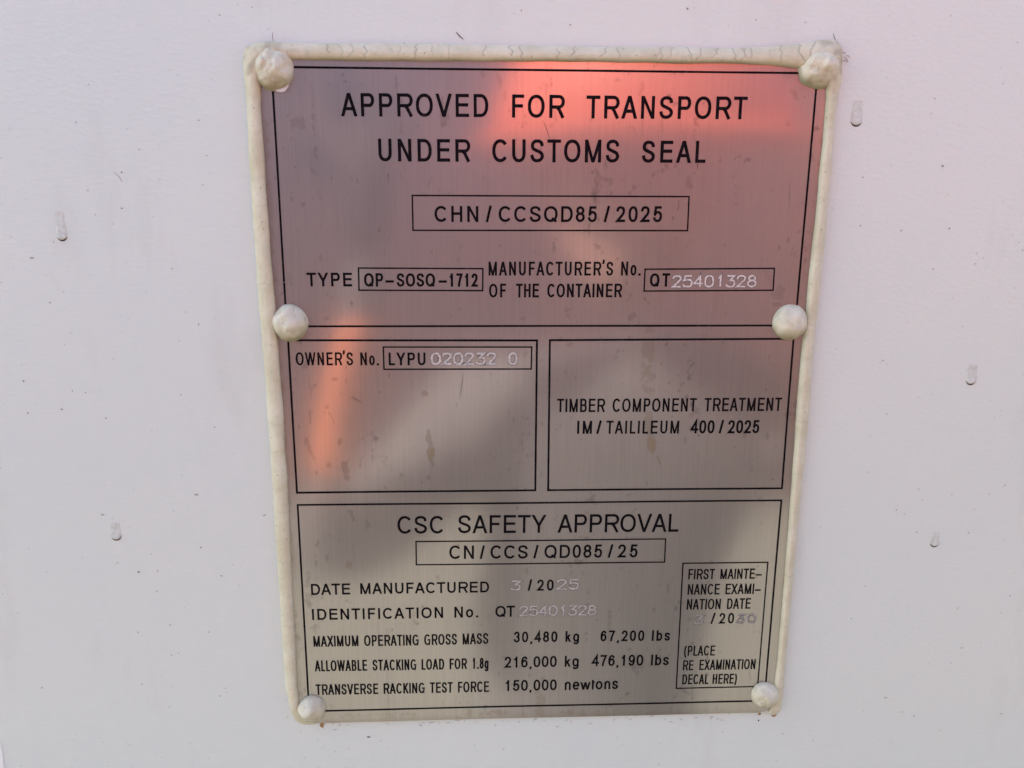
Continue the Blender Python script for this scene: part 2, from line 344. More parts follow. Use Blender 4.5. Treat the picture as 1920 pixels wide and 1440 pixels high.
G = {  # glyph: (advance, left bearing, right bearing, strokes in the unit box)
 'A': (.667, .0, .0, [[(0, 0), (.5, 1)], [(1, 0), (.5, 1)], [(.17, .30), (.83, .30)]]),
 'B': (.667, .075, .04, [[(0, 0), (0, 1), (.5, 1)] + arc(.6, .76, .33, .24, 85, -85, 10) + [(.5, .52), (0, .52)], [(.5, .52)] + arc(.63, .26, .37, .26, 80, -85, 10) + [(.5, 0), (0, 0)]]),
 'C': (.722, .045, .04, [arc(.53, .5, .53, .5, 38, 322, 30, 2.15)]),
 'D': (.722, .08, .045, [[(0, 0), (0, 1), (.45, 1)] + arc(.45, .5, .55, .5, 80, -80, 20, 2.2) + [(.45, 0), (0, 0)]]),
 'E': (.667, .08, .045, [[(1, 1), (0, 1), (0, 0), (1, 0)], [(0, .53), (.93, .53)]]),
 'F': (.611, .08, .04, [[(1, 1), (0, 1), (0, 0)], [(0, .51), (.87, .51)]]),
 'G': (.778, .045, .05, [arc(.52, .5, .52, .5, 42, 330, 30, 2.15) + [(1, .13), (1, .48), (.55, .48)]]),
 'H': (.722, .08, .08, [[(0, 0), (0, 1)], [(1, 0), (1, 1)], [(0, .53), (1, .53)]]),
 'I': (.278, .09, .09, [[(.5, 0), (.5, 1)]]),
 'K': (.667, .08, .0, [[(0, 0), (0, 1)], [(.95, 1), (0, .35)], [(.33, .58), (1, 0)]]),
 'L': (.556, .075, .03, [[(0, 1), (0, 0), (1, 0)]]),
 'M': (.833, .075, .075, [[(0, 0), (0, 1)], [(1, 0), (1, 1)], [(0, 1), (.5, 0)], [(1, 1), (.5, 0)]]),
 'N': (.722, .077, .077, [[(0, 0), (0, 1)], [(0, 1), (1, 0)], [(1, 0), (1, 1)]]),
 'O': (.778, .045, .045, [O_]),
 'P': (.667, .08, .045, [Pb]),
 'Q': (.778, .045, .03, [O_, [(.60, .20), (1.0, -.06)]]),
 'R': (.722, .08, .01, [Pb[:-1] + [(0, .47)], [(.48, .47), (.66, .36), (1, 0)]]),
 'S': (.667, .045, .045, [S_]),
 'T': (.611, .02, .02, [[(0, 1), (1, 1)], [(.5, 1), (.5, 0)]]),
 'U': (.722, .08, .08, [[(0, 1), (0, .38)] + arc(.5, .36, .5, .36, 180, 360, 20, 2.2) + [(1, .38), (1, 1)]]),
 'V': (.667, .0, .0, [[(0, 1), (.5, 0)], [(1, 1), (.5, 0)]]),
 'W': (.944, .01, .01, [[(0, 1), (.26, 0)], [(.5, 1), (.26, 0)], [(.5, 1), (.74, 0)], [(1, 1), (.74, 0)]]),
 'X': (.667, .0, .0, [[(0, 0), (1, 1)], [(0, 1), (1, 0)]]),
 'Y': (.667, .0, .0, [[(0, 1), (.5, .40)], [(1, 1), (.5, .40)], [(.5, .46), (.5, 0)]]),
 '0': (.556, .04, .04, [arc(.5, .5, .5, .5, 90, 450, 32, 2.3)]),
 '1': (.556, .07, .19, [[(1, 0), (1, 1)], [(1, .98), (.72, .84), (.0, .72)]]),
 '2': (.556, .03, .05, [cr([(.03, .70), (.10, .88), (.28, .98), (.5, 1), (.74, .97), (.93, .85), (.95, .68), (.85, .52), (.60, .34), (.30, .15), (.06, .0)]) + [(1, 0)]]),
 '3': (.556, .04, .045, [cr([(.04, .76), (.14, .91), (.32, .99), (.52, 1), (.76, .96), (.91, .83), (.90, .67), (.78, .57), (.5, .525)]), cr([(.42, .53), (.60, .525), (.84, .46), (.97, .32), (.95, .15), (.78, .03), (.5, 0), (.24, .03), (.07, .13), (0, .28)])]),
 '4': (.556, .01, .02, [[(.75, 0), (.75, 1), (0, .26), (1, .26)]]),
 '5': (.556, .04, .045, [[(.90, 1), (.22, 1), (.10, .49)] + cr([(.12, .48), (.30, .61), (.52, .645), (.78, .61), (.95, .48), (.99, .31), (.90, .12), (.72, .02), (.48, 0), (.24, .03), (.07, .13), (0, .27)])]),
 '6': (.556, .04, .045, [cr([(.95, .76), (.86, .91), (.70, .98), (.54, 1), (.28, .94), (.09, .75), (.02, .48), (.05, .22), (.22, .05), (.5, 0), (.80, .06), (.98, .30), (.86, .54), (.55, .64), (.22, .56), (.03, .34)])]),
 '7': (.556, .05, .05, [[(0, 1), (1, 1), (.66, .60), (.42, .22), (.34, 0)]]),
 '8': (.556, .04, .045, [arc(.5, .765, .43, .235, -90, 270, 24), arc(.5, .27, .5, .27, -90, 270, 26)]),
 '9': (.556, .04, .045, [[(1 - a, 1 - b) for a, b in cr([(.95, .76), (.86, .91), (.70, .98), (.54, 1), (.28, .94), (.09, .75), (.02, .48), (.05, .22), (.22, .05), (.5, 0), (.80, .06), (.98, .30), (.86, .54), (.55, .64), (.22, .56), (.03, .34)])]]),
 '/': (.278, .0, .0, [[(0, 0), (1, 1)]]),
 '.': (.278, .09, .09, [[(.5, 0), (.5, .08)]]),
 "'": (.191, .06, .06, [[(.5, 1.15), (.5, .98), (.1, .84)]]),
 ',': (.278, .09, .09, [[(.5, .08), (.5, -.04), (.2, -.17)]]),
 '-': (.45, .03, .03, [[(0, .36), (1, .36)]]),
 '(': (.36, .02, .02, [cr([(1, 1.06), (.35, .85), (0, .42), (.35, 0), (1, -.26)])]),
 ')': (.36, .02, .02, [cr([(0, 1.06), (.65, .85), (1, .42), (.65, 0), (0, -.26)])]),
 'k': (.5, .067, .0, [[(0, 0), (0, 1)], [(.92, .72), (0, .24)], [(.38, .42), (1, 0)]]),
 'l': (.222, .064, .064, [[(.5, 0), (.5, 1)]]),
 'b': (.556, .065, .04, [[(0, 1), (0, 0)], arc(.5, .36, .5, .36, 170, -170, 24, 2.2)]),
 's': (.5, .03, .04, [[(a, b * .72) for a, b in S_]]),
 'n': (.556, .066, .066, [[(0, 0), (0, .72)], [(0, .42)] + cr([(.06, .55), (.25, .69), (.55, .72), (.85, .66), (1, .48)]) + [(1, 0)]]),
 'e': (.556, .04, .04, [[(.0, .37), (.99, .37)] + arc(.5, .36, .5, .36, 8, 325, 28, 2.1)]),
 'w': (.722, .0, .0, [[(0, .72), (.26, 0)], [(.5, .72), (.26, 0)], [(.5, .72), (.74, 0)], [(1, .72), (.74, 0)]]),
 't': (.278, .02, .02, [[(.42, .95), (.42, .14), (.58, 0), (1, .01)], [(0, .70), (1, .70)]]),
 'o': (.556, .035, .035, [arc(.5, .36, .5, .36, 90, 450, 28, 2.2)]),
 'g': (.556, .03, .065, [arc(.5, .36, .5, .36, 10, 350, 24, 2.2), [(1, .72), (1, -.08)] + cr([(1, -.08), (.86, -.24), (.5, -.29), (.18, -.25), (.05, -.13)])]),
}
# pin-stamped figures: wide, angular
SG = {
 '0': arc(.5, .5, .5, .5, 90, 450, 26, 2.6), '1': [(.3, .74), (.58, 1), (.58, 0)],
 '2': cr([(.02, .72), (.12, .93), (.5, 1), (.88, .92), (.93, .70), (.62, .42), (.0, .0)]) + [(1, 0)],
 '3': [(.08, 1), (.97, 1), (.45, .60)] + cr([(.45, .60), (.85, .55), (1, .32), (.86, .06), (.5, 0), (.12, .06), (0, .22)]),
 '4': [(.72, -.02), (.72, 1), (0, .30), (1.05, .30)],
 '5': [(1, 1), (.14, 1), (.08, .58)] + cr([(.08, .58), (.5, .66), (.93, .56), (1, .32), (.86, .06), (.5, 0), (.12, .06), (0, .18)]),
 '8': arc(.5, .78, .40, .22, -90, 270, 18) + arc(.5, .28, .5, .28, 90, -270, 20)}

class Ribbons:
    def __init__(s): s.V = []; s.F = []; s.lift = 0; s.dz = 0
    def add(s, pts, wd, base=.00006, taper=False, jit=0.0):
        p = [np.array(q, float) for q in pts]
        q = [p[0]]
        for a in p[1:]:
            if np.linalg.norm(a - q[-1]) > 1e-6: q.append(a)
        p = q
        if len(p) < 2: return
        closed = np.linalg.norm(p[0] - p[-1]) < 1e-5 and len(p) > 3
        if closed: p = p[:-1]
        n = len(p); b0 = len(s.V); s.lift += 1
        lf = base + s.dz + (s.lift % 12) * .0000015
        for i in range(n):
            if closed: a, c = p[i - 1], p[(i + 1) % n]; d1 = p[i] - a; d2 = c - p[i]
            else:
                d1 = p[i] - p[i - 1] if i else p[1] - p[0]; d2 = p[i + 1] - p[i] if i < n - 1 else d1
            d1 = d1 / np.linalg.norm(d1); d2 = d2 / np.linalg.norm(d2)
            n1 = np.array((-d1[1], d1[0])); n2 = np.array((-d2[1], d2[0])); m = n1 + n2
            L = np.linalg.norm(m); m = m / L if L > 1e-6 else n1
            k = 1 / max(.28, float(m @ n1)) * wd / 2
            if taper: k *= .25 + .75 * math.sin(math.pi * min(1, max(0, (i + .3) / (n - .4))))
            if jit: k *= 1 + random.uniform(-jit, jit)
            for sg in (1, -1):
                u = p[i] + m * k * sg; s.V.append(PP(u[0], u[1], lf))
        for i in range(n if closed else n - 1):
            a = b0 + 2 * i; b = b0 + 2 * ((i + 1) % n); s.F.append((a, a + 1, b + 1, b))
    def quad(s, q, base=.00006):
        s.lift += 1; b = len(s.V)
        for u in q: s.V.append(PP(u[0], u[1], base + (s.lift % 12) * .0000035))
        s.F.append((b, b + 1, b + 2, b + 3))
    def make(s, name, m, parent):
        o = mesh_obj(name, s.V, s.F, m, parent); me = o.data
        bm = bmesh.new(); bm.from_mesh(me)
        for f in bm.faces:
            if f.normal.y > 0: f.normal_flip()
        bm.to_mesh(me); bm.free(); return o

def word(rb, txt, x0, b0, x1, b1, top, k=.8, sw=4.2, stamp=False):
    """one word: left/right edges and baselines (photo pixels turned into plate coordinates), y of the cap line at the left"""
    A = pl(x0, b0); B = pl(x1, b1); T = pl(x0, top)
    ax = (B - A); L = np.linalg.norm(ax); ux = ax / L; uy = np.array((-ux[1], ux[0]))
    H = float((T - A) @ uy); ppm = 1 / (np.linalg.norm(pl(x0 + 10, b0) - A) / 10)   # px per metre here
    sw = sw / ppm * (1.1 if stamp else 1.12 if k > .7 else 1.0)
    if stamp:
        n = len(txt); pitch = L / n if n > 1 else L
        gw = (L - pitch * n * .10) / n if n > 1 else L
        step = (L - gw) / (n - 1) if n > 1 else 0
        for i, ch in enumerate(txt):
            if ch == ' ': continue
            ox = i * step
            g_ = SG[ch]; q = []
            p = [np.array(v_) for v_ in g_]
            for a, b in zip(p[:-1], p[1:]):
                m_ = max(1, int(np.linalg.norm((b - a) * (gw, H)) / .0004))
                q += [a + (b - a) * t / m_ for t in range(m_)]
            q.append(p[-1])
            q = [A + ux * (ox + sw / 2 + v_[0] * (gw - sw)) + uy * (sw / 2 + v_[1] * (H - sw)) + rng.normal(0, .000035, 2) for v_ in q]
            if ch == '0': q[-1] = q[0]
            rb.add(q, sw, .00004, jit=.2)
        return
    u = H / .716 * k
    adv = [G[c][0] * u for c in txt]
    nat = sum(adv) - G[txt[0]][1] * u - G[txt[-1]][2] * u
    tr = (L - nat) / (len(txt) - 1) if len(txt) > 1 else 0
    if tr < 0 and len(txt) > 1:
        u *= L / (L - tr * (len(txt) - 1)) * 1.0; tr = 0
    x = -G[txt[0]][1] * u
    for c in txt:
        a, lb, rbg, st = G[c]
        gx0 = x + lb * u; gw = (a - lb - rbg) * u
        if len(txt) == 1: gx0, gw = 0, L
        for s_ in st:
            if len(s_) == 2 and c in 'AMNVWXYKkwR7' and s_[0][0] != s_[1][0] and abs(s_[0][1] - s_[1][1]) > .01:
                (xa, ya), (xb, yb) = s_
                fy = lambda q: 0 if q < .0001 else (H if q > .9999 else sw / 2 + q * (H - sw))
                dxx = abs(xb - xa) * (gw - sw); dyy = abs(fy(yb) - fy(ya)); hw = sw / 2 * math.hypot(dxx, dyy) / dyy * (.92 if c in 'MNW' else 1)
                pa = (gx0 + hw + xa * (gw - 2 * hw), fy(ya)); pb = (gx0 + hw + xb * (gw - 2 * hw), fy(yb))
                rb.quad([A + ux * (q[0] + e * hw) + uy * q[1] for q, e in ((pa, 1), (pa, -1), (pb, -1), (pb, 1))]); continue
            if c in 'Il' : pts = [(gx0 + gw / 2, sw * 0 + v_[1] * H) for v_ in s_]
            elif c in ".,'":
                pts = [(gx0 + gw / 2 + (v_[0] - .5) * sw, v_[1] * H) for v_ in s_]
                if c == '.': pts = [(gx0 + gw / 2, 0), (gx0 + gw / 2, sw * 1.05)]
            elif c == '/': pts = [(gx0 + sw * .4 + v_[0] * (gw - sw * .8), v_[1] * H) for v_ in s_]
            else:
                # strokes ending on the cap or base line keep their butt end flush with it
                ends = [0, len(s_) - 1]; pts = []
                for i, v_ in enumerate(s_):
                    yy = sw / 2 + v_[1] * (H - sw)
                    if i in ends and abs(s_[i][0] - s_[1 if i == 0 else i - 1][0]) * gw < abs(s_[i][1] - s_[1 if i == 0 else i - 1][1]) * H:
                        if v_[1] <= .0001 and v_[1] > -.05: yy = 0
                        if .9999 <= v_[1] < 1.05: yy = H
                    xx = sw / 2 + v_[0] * (gw - sw)
                    if i in ends and abs(s_[i][1] - s_[1 if i == 0 else i - 1][1]) < .001:
                        if v_[0] >= .86 and s_[1 if i == 0 else i - 1][0] < v_[0]: xx += sw / 2
                        if v_[0] <= .001 and c == 'T' or (c in 'Z7-' and v_[0] <= .001): xx -= sw / 2
                    pts.append((gx0 + xx, yy))
            rb.add([A + ux * q[0] + uy * q[1] for q in pts], sw * (1.2 if c == '.' else 1), .00006, jit=.03)
        x += a * u + tr

def line(name, words, k, sw, label=None):
    rb = Ribbons()
    for wd in words:
        kk = wd[6] if len(wd) > 6 else k
        word(rb, wd[0], wd[1], wd[2], wd[3], wd[4], wd[5], kk, sw)
    o = rb.make(name, M_INK, plate)
    if label: o['label'] = label
    return o
def sl(x0, x1, b, t): return ('/', x0, b, x1, b, t)
line('lettering', [('APPROVED', 639.5, 218, 915.7, 219.8, 174.2), ('FOR', 960, 220.5, 1058.7, 221.3, 177), ('TRANSPORT', 1099, 222, 1399.5, 223.9, 179)], .80, 5.4, 'heading line that reads APPROVED FOR TRANSPORT')
line('lettering', [('UNDER', 710, 302.5, 882, 303.5, 260), ('CUSTOMS', 923, 304.2, 1161, 304.8, 261), ('SEAL', 1203, 305, 1322.5, 305.5, 263.5)], .78, 5.4, 'heading line that reads UNDER CUSTOMS SEAL')
line('lettering', [('CHN', 815, 416, 897, 416.3, 386), sl(911, 922, 416.5, 385.5), ('CCSQD85', 935, 416.3, 1119, 416.5, 386.3), sl(1132, 1143, 416.5, 386), ('2025', 1154.5, 416.5, 1241, 416.5, 386.5)], .90, 4.2)
line('lettering', [('TYPE', 575.7, 537, 660.7, 537, 511.2)], .86, 3.9)
line('lettering', [('QP', 683, 537.3, 719, 537.4, 512), ('-', 723, 537.4, 739, 537.4, 512), ('SOSQ', 744, 537.4, 816, 537.5, 512.3), ('-', 822.5, 537.5, 838, 537.5, 512.4), ('1712', 842, 537.6, 896, 537.6, 512.6)], .74, 3.9)
line('lettering', [("MANUFACTURER'S", 916, 516.7, 1149.5, 516.7, 490.6), ('No.', 1164, 516.7, 1200, 516.7, 490.3)], .64, 3.9)
line('lettering', [('OF', 917, 557.8, 949, 557.7, 532), ('THE', 967.5, 557.7, 1010.5, 557.6, 532), ('CONTAINER', 1026, 557.6, 1166, 557.4, 532)], .64, 3.9)
line('lettering', [('QT', 1218, 537.5, 1255.5, 537.3, 512.5)], .74, 3.9)
line('lettering', [("OWNER'S", 555, 685, 662.5, 685, 660.5), ('No.', 676, 685, 709.5, 685, 660.7)], .62, 3.6)
line('lettering', [('LYPU', 729, 685, 798, 685, 661)], .76, 3.6)
line('lettering', [('TIMBER', 1044, 772.5, 1134, 772.2, 747.5), ('COMPONENT', 1148, 772.2, 1305.5, 771.5, 747), ('TREATMENT', 1320, 771.3, 1465, 770.5, 746.3)], .64, 3.6)
line('lettering', [('IM', 1082.5, 813.2, 1109.5, 813.1, 788.7, .72), sl(1118, 1127, 813, 788), ('TAILILEUM', 1136, 813, 1272.5, 812.8, 788.6, .68), ('400', 1294, 812.7, 1339, 812.6, 788), sl(1347.5, 1356, 812.6, 787.5), ('2025', 1364, 812.6, 1423, 812.3, 788)], .80, 3.6)
line('lettering', [('CSC', 745.5, 1001, 832.5, 1000.2, 967.8), ('SAFETY', 858.7, 999.7, 1024, 998.6, 966), ('APPROVAL', 1045, 998.5, 1271.7, 997, 964.5)], .84, 4.3, 'heading line that reads CSC SAFETY APPROVAL')
line('lettering', [('CN', 842.5, 1048, 888.7, 1047.7, 1022.8), sl(899.5, 908.7, 1047.7, 1022.5), ('CCS', 919.5, 1047.3, 989.5, 1047, 1022.3), sl(1000, 1009, 1046.7, 1021.5), ('QD085', 1020.5, 1046.5, 1128.7, 1045.6, 1021.6), sl(1139.5, 1148.7, 1045.5, 1020.5), ('25', 1158, 1045.2, 1195, 1045, 1020.8)], .88, 3.7)
line('lettering', [('DATE', 583.7, 1115.7, 657, 1114.5, 1095), ('MANUFACTURED', 675.7, 1113.9, 917, 1110.5, 1093.4)], .90, 3.3)
line('lettering', [sl(989.5, 997, 1107.7, 1086), ('20', 1006.7, 1107.6, 1038, 1107.3, 1086.8)], .86, 3.3)
line('lettering', [('IDENTIFICATION', 586, 1162.5, 831, 1158.2, 1142), ('No.', 852, 1158, 896, 1157.3, 1137.5), ('QT', 928.7, 1156.8, 965.5, 1156.3, 1136.2)], .90, 3.3)
line('lettering', [('MAXIMUM', 588, 1212.7, 672.5, 1211.3, 1192.5), ('OPERATING', 683, 1211.1, 785.5, 1209.6, 1190.8), ('GROSS', 795.5, 1209.4, 857, 1208.3, 1189), ('MASS', 867.5, 1208.2, 915.7, 1207.2, 1187.7)], .66, 3.2)
line('lettering', [('30,480', 963, 1204.7, 1045, 1203.9, 1184.6), ('kg', 1060, 1203.7, 1085.7, 1203.4, 1183.6), ('67,200', 1125.5, 1202.6, 1207.5, 1201.8, 1182.5), ('lbs', 1222.5, 1201.5, 1255.7, 1201.1, 1181.5)], .80, 3.2)
line('lettering', [('ALLOWABLE', 590.5, 1258.8, 688.7, 1257.2, 1238.4), ('STACKING', 698.7, 1257, 781, 1255.8, 1236.8), ('LOAD', 790.5, 1255.6, 833, 1255, 1235.5), ('FOR', 843, 1254.8, 875.7, 1254.3, 1234.7), ('1.8g', 885.7, 1254, 916, 1253.6, 1233.5)], .66, 3.2)
line('lettering', [('216,000', 945.7, 1252.2, 1043.7, 1250.6, 1231.5), ('kg', 1058.7, 1250.3, 1085, 1249.9, 1230), ('476,190', 1109, 1249.2, 1205.5, 1247.9, 1228.6), ('lbs', 1220.7, 1247.5, 1253.7, 1247, 1227.3)], .84, 3.2)
line('lettering', [('TRANSVERSE', 592.5, 1302.7, 709.5, 1300.8, 1283), ('RACKING', 719.5, 1300.6, 796.7, 1299.4, 1281), ('TEST', 806, 1299.2, 849, 1298.6, 1279.4), ('FORCE', 858.7, 1298.4, 916.7, 1297.4, 1278.4)], .66, 3.2)
line('lettering', [('150,000', 946.7, 1296, 1043.7, 1294.3, 1275.5), ('newtons', 1058.7, 1294, 1158.7, 1291.8, 1273.5)], .84, 3.2)
line('lettering', [('FIRST', 1290, 1086.2, 1339.5, 1085.8, 1066.8), ('MAINTE', 1350, 1085.7, 1414.5, 1085, 1066.5), ('-', 1416, 1085, 1427.5, 1085, 1066)], .64, 2.9)
line('lettering', [('NANCE', 1288.7, 1115, 1348.7, 1114.3, 1095), ('EXAMI', 1359.5, 1114, 1412.5, 1113.5, 1094.5), ('-', 1414.5, 1113.5, 1425.5, 1113.5, 1094.5)], .64, 2.9)
line('lettering', [('NATION', 1287, 1142.7, 1350.5, 1142, 1123), ('DATE', 1362.5, 1141.7, 1406.7, 1141, 1122)], .64, 2.9)
line('lettering', [sl(1332, 1340, 1169.3, 1148.7), ('20', 1347.5, 1169, 1375.5, 1168.6, 1149.3)], .80, 2.9)
line('lettering', [('(PLACE', 1282, 1229.7, 1340, 1228.9, 1210.8)], .66, 2.8)
line('lettering', [('RE', 1280, 1256.8, 1299.5, 1256.5, 1238), ('EXAMINATION', 1310.7, 1256.2, 1415.7, 1254.6, 1237)], .64, 2.8)
line('lettering', [('DECAL', 1278.7, 1283.2, 1328, 1282.5, 1264.5), ('HERE)', 1335.5, 1282.3, 1381, 1281.6, 1263.8)], .64, 2.8)

M_ST1B = m_stamp(.86, 'punched_metal')
M_DENT_SHADOW = simple('painted_dent_shadow', (.13, .12, .12), .5, 0, 900, .3)
def stamped(txt, x0, b0, x1, b1, top, sw, m):
    rb = Ribbons(); word(rb, txt, x0, b0, x1, b1, top, 1, sw, True); o = rb.make('stamped_number', m, plate)
    rb = Ribbons(); rb.dz = -.00002; word(rb, txt, x0 - .8, b0 + .9, x1 + .8, b1 + .9, top - .2, 1, sw + 1.6, True); rb.make('dent_shadow', M_DENT_SHADOW, o)  # wider dark ribbon paints the embossed shadow of the figures
    return o
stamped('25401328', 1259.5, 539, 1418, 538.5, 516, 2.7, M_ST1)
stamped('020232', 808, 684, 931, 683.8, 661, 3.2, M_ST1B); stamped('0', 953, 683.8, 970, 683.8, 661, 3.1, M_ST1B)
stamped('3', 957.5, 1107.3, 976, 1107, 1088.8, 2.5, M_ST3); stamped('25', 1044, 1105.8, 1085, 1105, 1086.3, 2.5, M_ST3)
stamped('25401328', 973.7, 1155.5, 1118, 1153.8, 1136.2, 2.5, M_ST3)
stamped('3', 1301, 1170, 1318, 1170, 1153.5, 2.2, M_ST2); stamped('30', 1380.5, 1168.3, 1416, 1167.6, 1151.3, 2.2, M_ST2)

def rect(name, TL, TR, BR, BL, sw):
    rb = Ribbons(); c = [pl(*TL), pl(*TR), pl(*BR), pl(*BL)]
    pts = []
    for a, b in zip(c, c[1:] + c[:1]):
        pts += [a + (b - a) * t / 24 for t in range(24)]
    pts.append(c[0]); rb.add(pts, sw / 5384 * 1.0, .000045, jit=.06); return rb.make(name, M_INK, plate)
rect('printed_border', (509.3, 125.5), (1532.5, 137.5), (1491, 610.3), (537.5, 612), 4.0)
rect('printed_border', (540.2, 638), (1006.8, 638.3), (1003.6, 919), (556.8, 924), 4.2)
rect('printed_border', (1031, 637.8), (1488, 635.2), (1466, 915.5), (1027.7, 918.8), 4.2)
rect('printed_border', (558, 947), (1465, 938), (1433, 1314), (579.8, 1333), 4.0)
for b_ in [((773, 366.5), (1292, 368.7), (1289, 432.5), (774.5, 431.8)), ((672.3, 502.5), (905.3, 503.8), (905, 545), (673.3, 544)), ((1209.5, 504.8), (1452, 503.2), (1449.5, 544.2), (1207.5, 545.7)),
           ((718.7, 650.7), (997, 650.7), (996, 691.8), (720, 692.5)), ((780, 1015.5), (1248, 1010.5), (1246, 1053.8), (780.6, 1059)), ((1280.5, 1056), (1439.7, 1054.3), (1420.5, 1287.2), (1268, 1290.7))]:
    rect('printed_box', *b_, 3.0)

# scratches and stuck hairs
M_HAIR = simple('dark_hair', (.05, .035, .03), .6); M_SCR = simple('faint_scratch', (.22, .19, .18), .5)
def hair(pts, wpx, m, name='scratch', parent=plate):
    rb = Ribbons(); c = [pl(*p) for p in pts]; rb.add(cr(c, 8) if len(c) > 2 else [c[0] + (c[1] - c[0]) * t / 8 for t in range(9)], wpx / 5000, .00016, taper=True); rb.make(name, m, parent)
hair([(658.5, 744), (668, 749), (678, 755.5)], 1.1, M_HAIR, 'hair'); hair([(868.5, 700), (866, 722), (861.5, 748)], .9, M_HAIR, 'hair')
hair([(1018, 226), (1024, 240), (1031, 260)], .9, M_HAIR, 'hair'); hair([(1308, 300), (1307.5, 318)], 1.1, M_HAIR, 'hair')
hair([(1482, 338), (1480.5, 362), (1480, 386)], .8, M_SCR); hair([(1474, 387), (1490, 388.3), (1503, 385), (1503.7, 368)], .9, M_SCR)
hair([(670, 277), (695, 330), (728, 408), (745, 470), (762, 505)], .7, M_SCR); hair([(1271, 550), (1267, 578), (1260, 602)], .8, M_SCR)
hair([(516, 537), (532, 530), (543, 520)], .8, M_SCR); hair([(1207, 558), (1212, 564)], 1.0, M_HAIR, 'hair'); hair([(1273, 379), (1272, 391), (1267, 395)], .9, M_HAIR, 'hair')

# ---------------- rivets and sealant ----------------
def fbm(v, s_, o=3):
    return noise.fractal(Vector(v) * s_, 1.0, 2.0, o)
def dome(px, py, rpx, hgt, seed, lump=.12, sq=1.0, nip=None, label=None, skirt=None):
    c = pl(px, py); r = rpx / 5000.0; rows, seg = 44, 96
    Pn = np.zeros((rows, seg + 1, 3)); gr = np.zeros((rows, seg + 1))
    for i in range(rows):
        t = i / (rows - 1)                    # 0 tip .. 1 base
        ph = t * math.pi / 2
        for j in range(seg + 1):
            a = 2 * math.pi * (j % seg) / seg
            rr = math.sin(ph); hh = (.80 * math.cos(ph) + .20 * (1 - rr)) if t < .9999 else 0
            q = Vector((math.cos(a) * rr, math.sin(a) * rr, hh))
            n1 = noise.noise((q + Vector((seed, 0, 0))) * 1.7) * lump * 1.3 + noise.noise((q + Vector((0, seed, 3))) * 4.0) * lump * (.45 if lump > .15 else .12)
            edge_ = 1 + noise.noise(Vector((math.cos(a), math.sin(a), seed * 1.7)) * 1.6) * .05
            R_ = r * rr * edge_ * (1 + n1 * .15)
            Hh = hgt * 1.35 * hh * (1 + n1)
            if nip:
                dx = q.x - nip[0]; dz = q.y - nip[1]; Hh += hgt * nip[2] * math.exp(-(dx * dx + dz * dz) / nip[3] ** 2)
            x = c[0] + math.cos(a) * R_; z = c[1] + math.sin(a) * R_ * sq
            Pn[i, j] = (x, -PT * .6 - Hh, z)
            gr[i, j] = max(0, min(1, .02 + .45 * t ** 5 + 1.5 * max(0, -math.sin(a)) ** 1.2 * t ** .9 - .25 * (1 - t) + noise.noise((q + Vector((seed, 5, 0))) * 2.6) * .45))  # darker lower flank: dome's underside shading painted in, with patchy grime
    o = grid_obj('rivet', Pn, M_LUMP, plate)
    # make normals face outwards
    if sum(p.normal.y for p in list(o.data.polygons)[:400]) > 0: o.data.flip_normals()
    attr(o, 'grime_shade', gr)
    if label: o['label'] = label
    return o
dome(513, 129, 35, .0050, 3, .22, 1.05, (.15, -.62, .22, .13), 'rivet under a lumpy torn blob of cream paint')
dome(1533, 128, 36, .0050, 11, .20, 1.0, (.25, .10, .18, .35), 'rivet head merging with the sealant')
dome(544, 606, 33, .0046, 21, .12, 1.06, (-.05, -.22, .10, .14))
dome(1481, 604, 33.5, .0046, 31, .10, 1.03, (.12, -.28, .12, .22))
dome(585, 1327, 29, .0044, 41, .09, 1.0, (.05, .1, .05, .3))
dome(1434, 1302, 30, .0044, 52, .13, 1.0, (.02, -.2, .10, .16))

# peeled flap of paint under the first rivet
fl = [(514, 164), (520, 172), (528, 174), (535, 172), (541, 164), (543.5, 153), (542, 146), (530, 152)]
V = [PP(*pl(*p), .0007 + .0003 * (i % 2)) for i, p in enumerate(fl)] + [PP(*pl(*p), .0001) for p in fl]
nf = len(fl)
mesh_obj('paint_flap', V, [tuple(range(nf))] + [(i, (i + 1) % nf, nf + (i + 1) % nf, nf + i) for i in range(nf)], simple('flaked_white_paint', (.72, .66, .68), .5, 0, 300), plate)

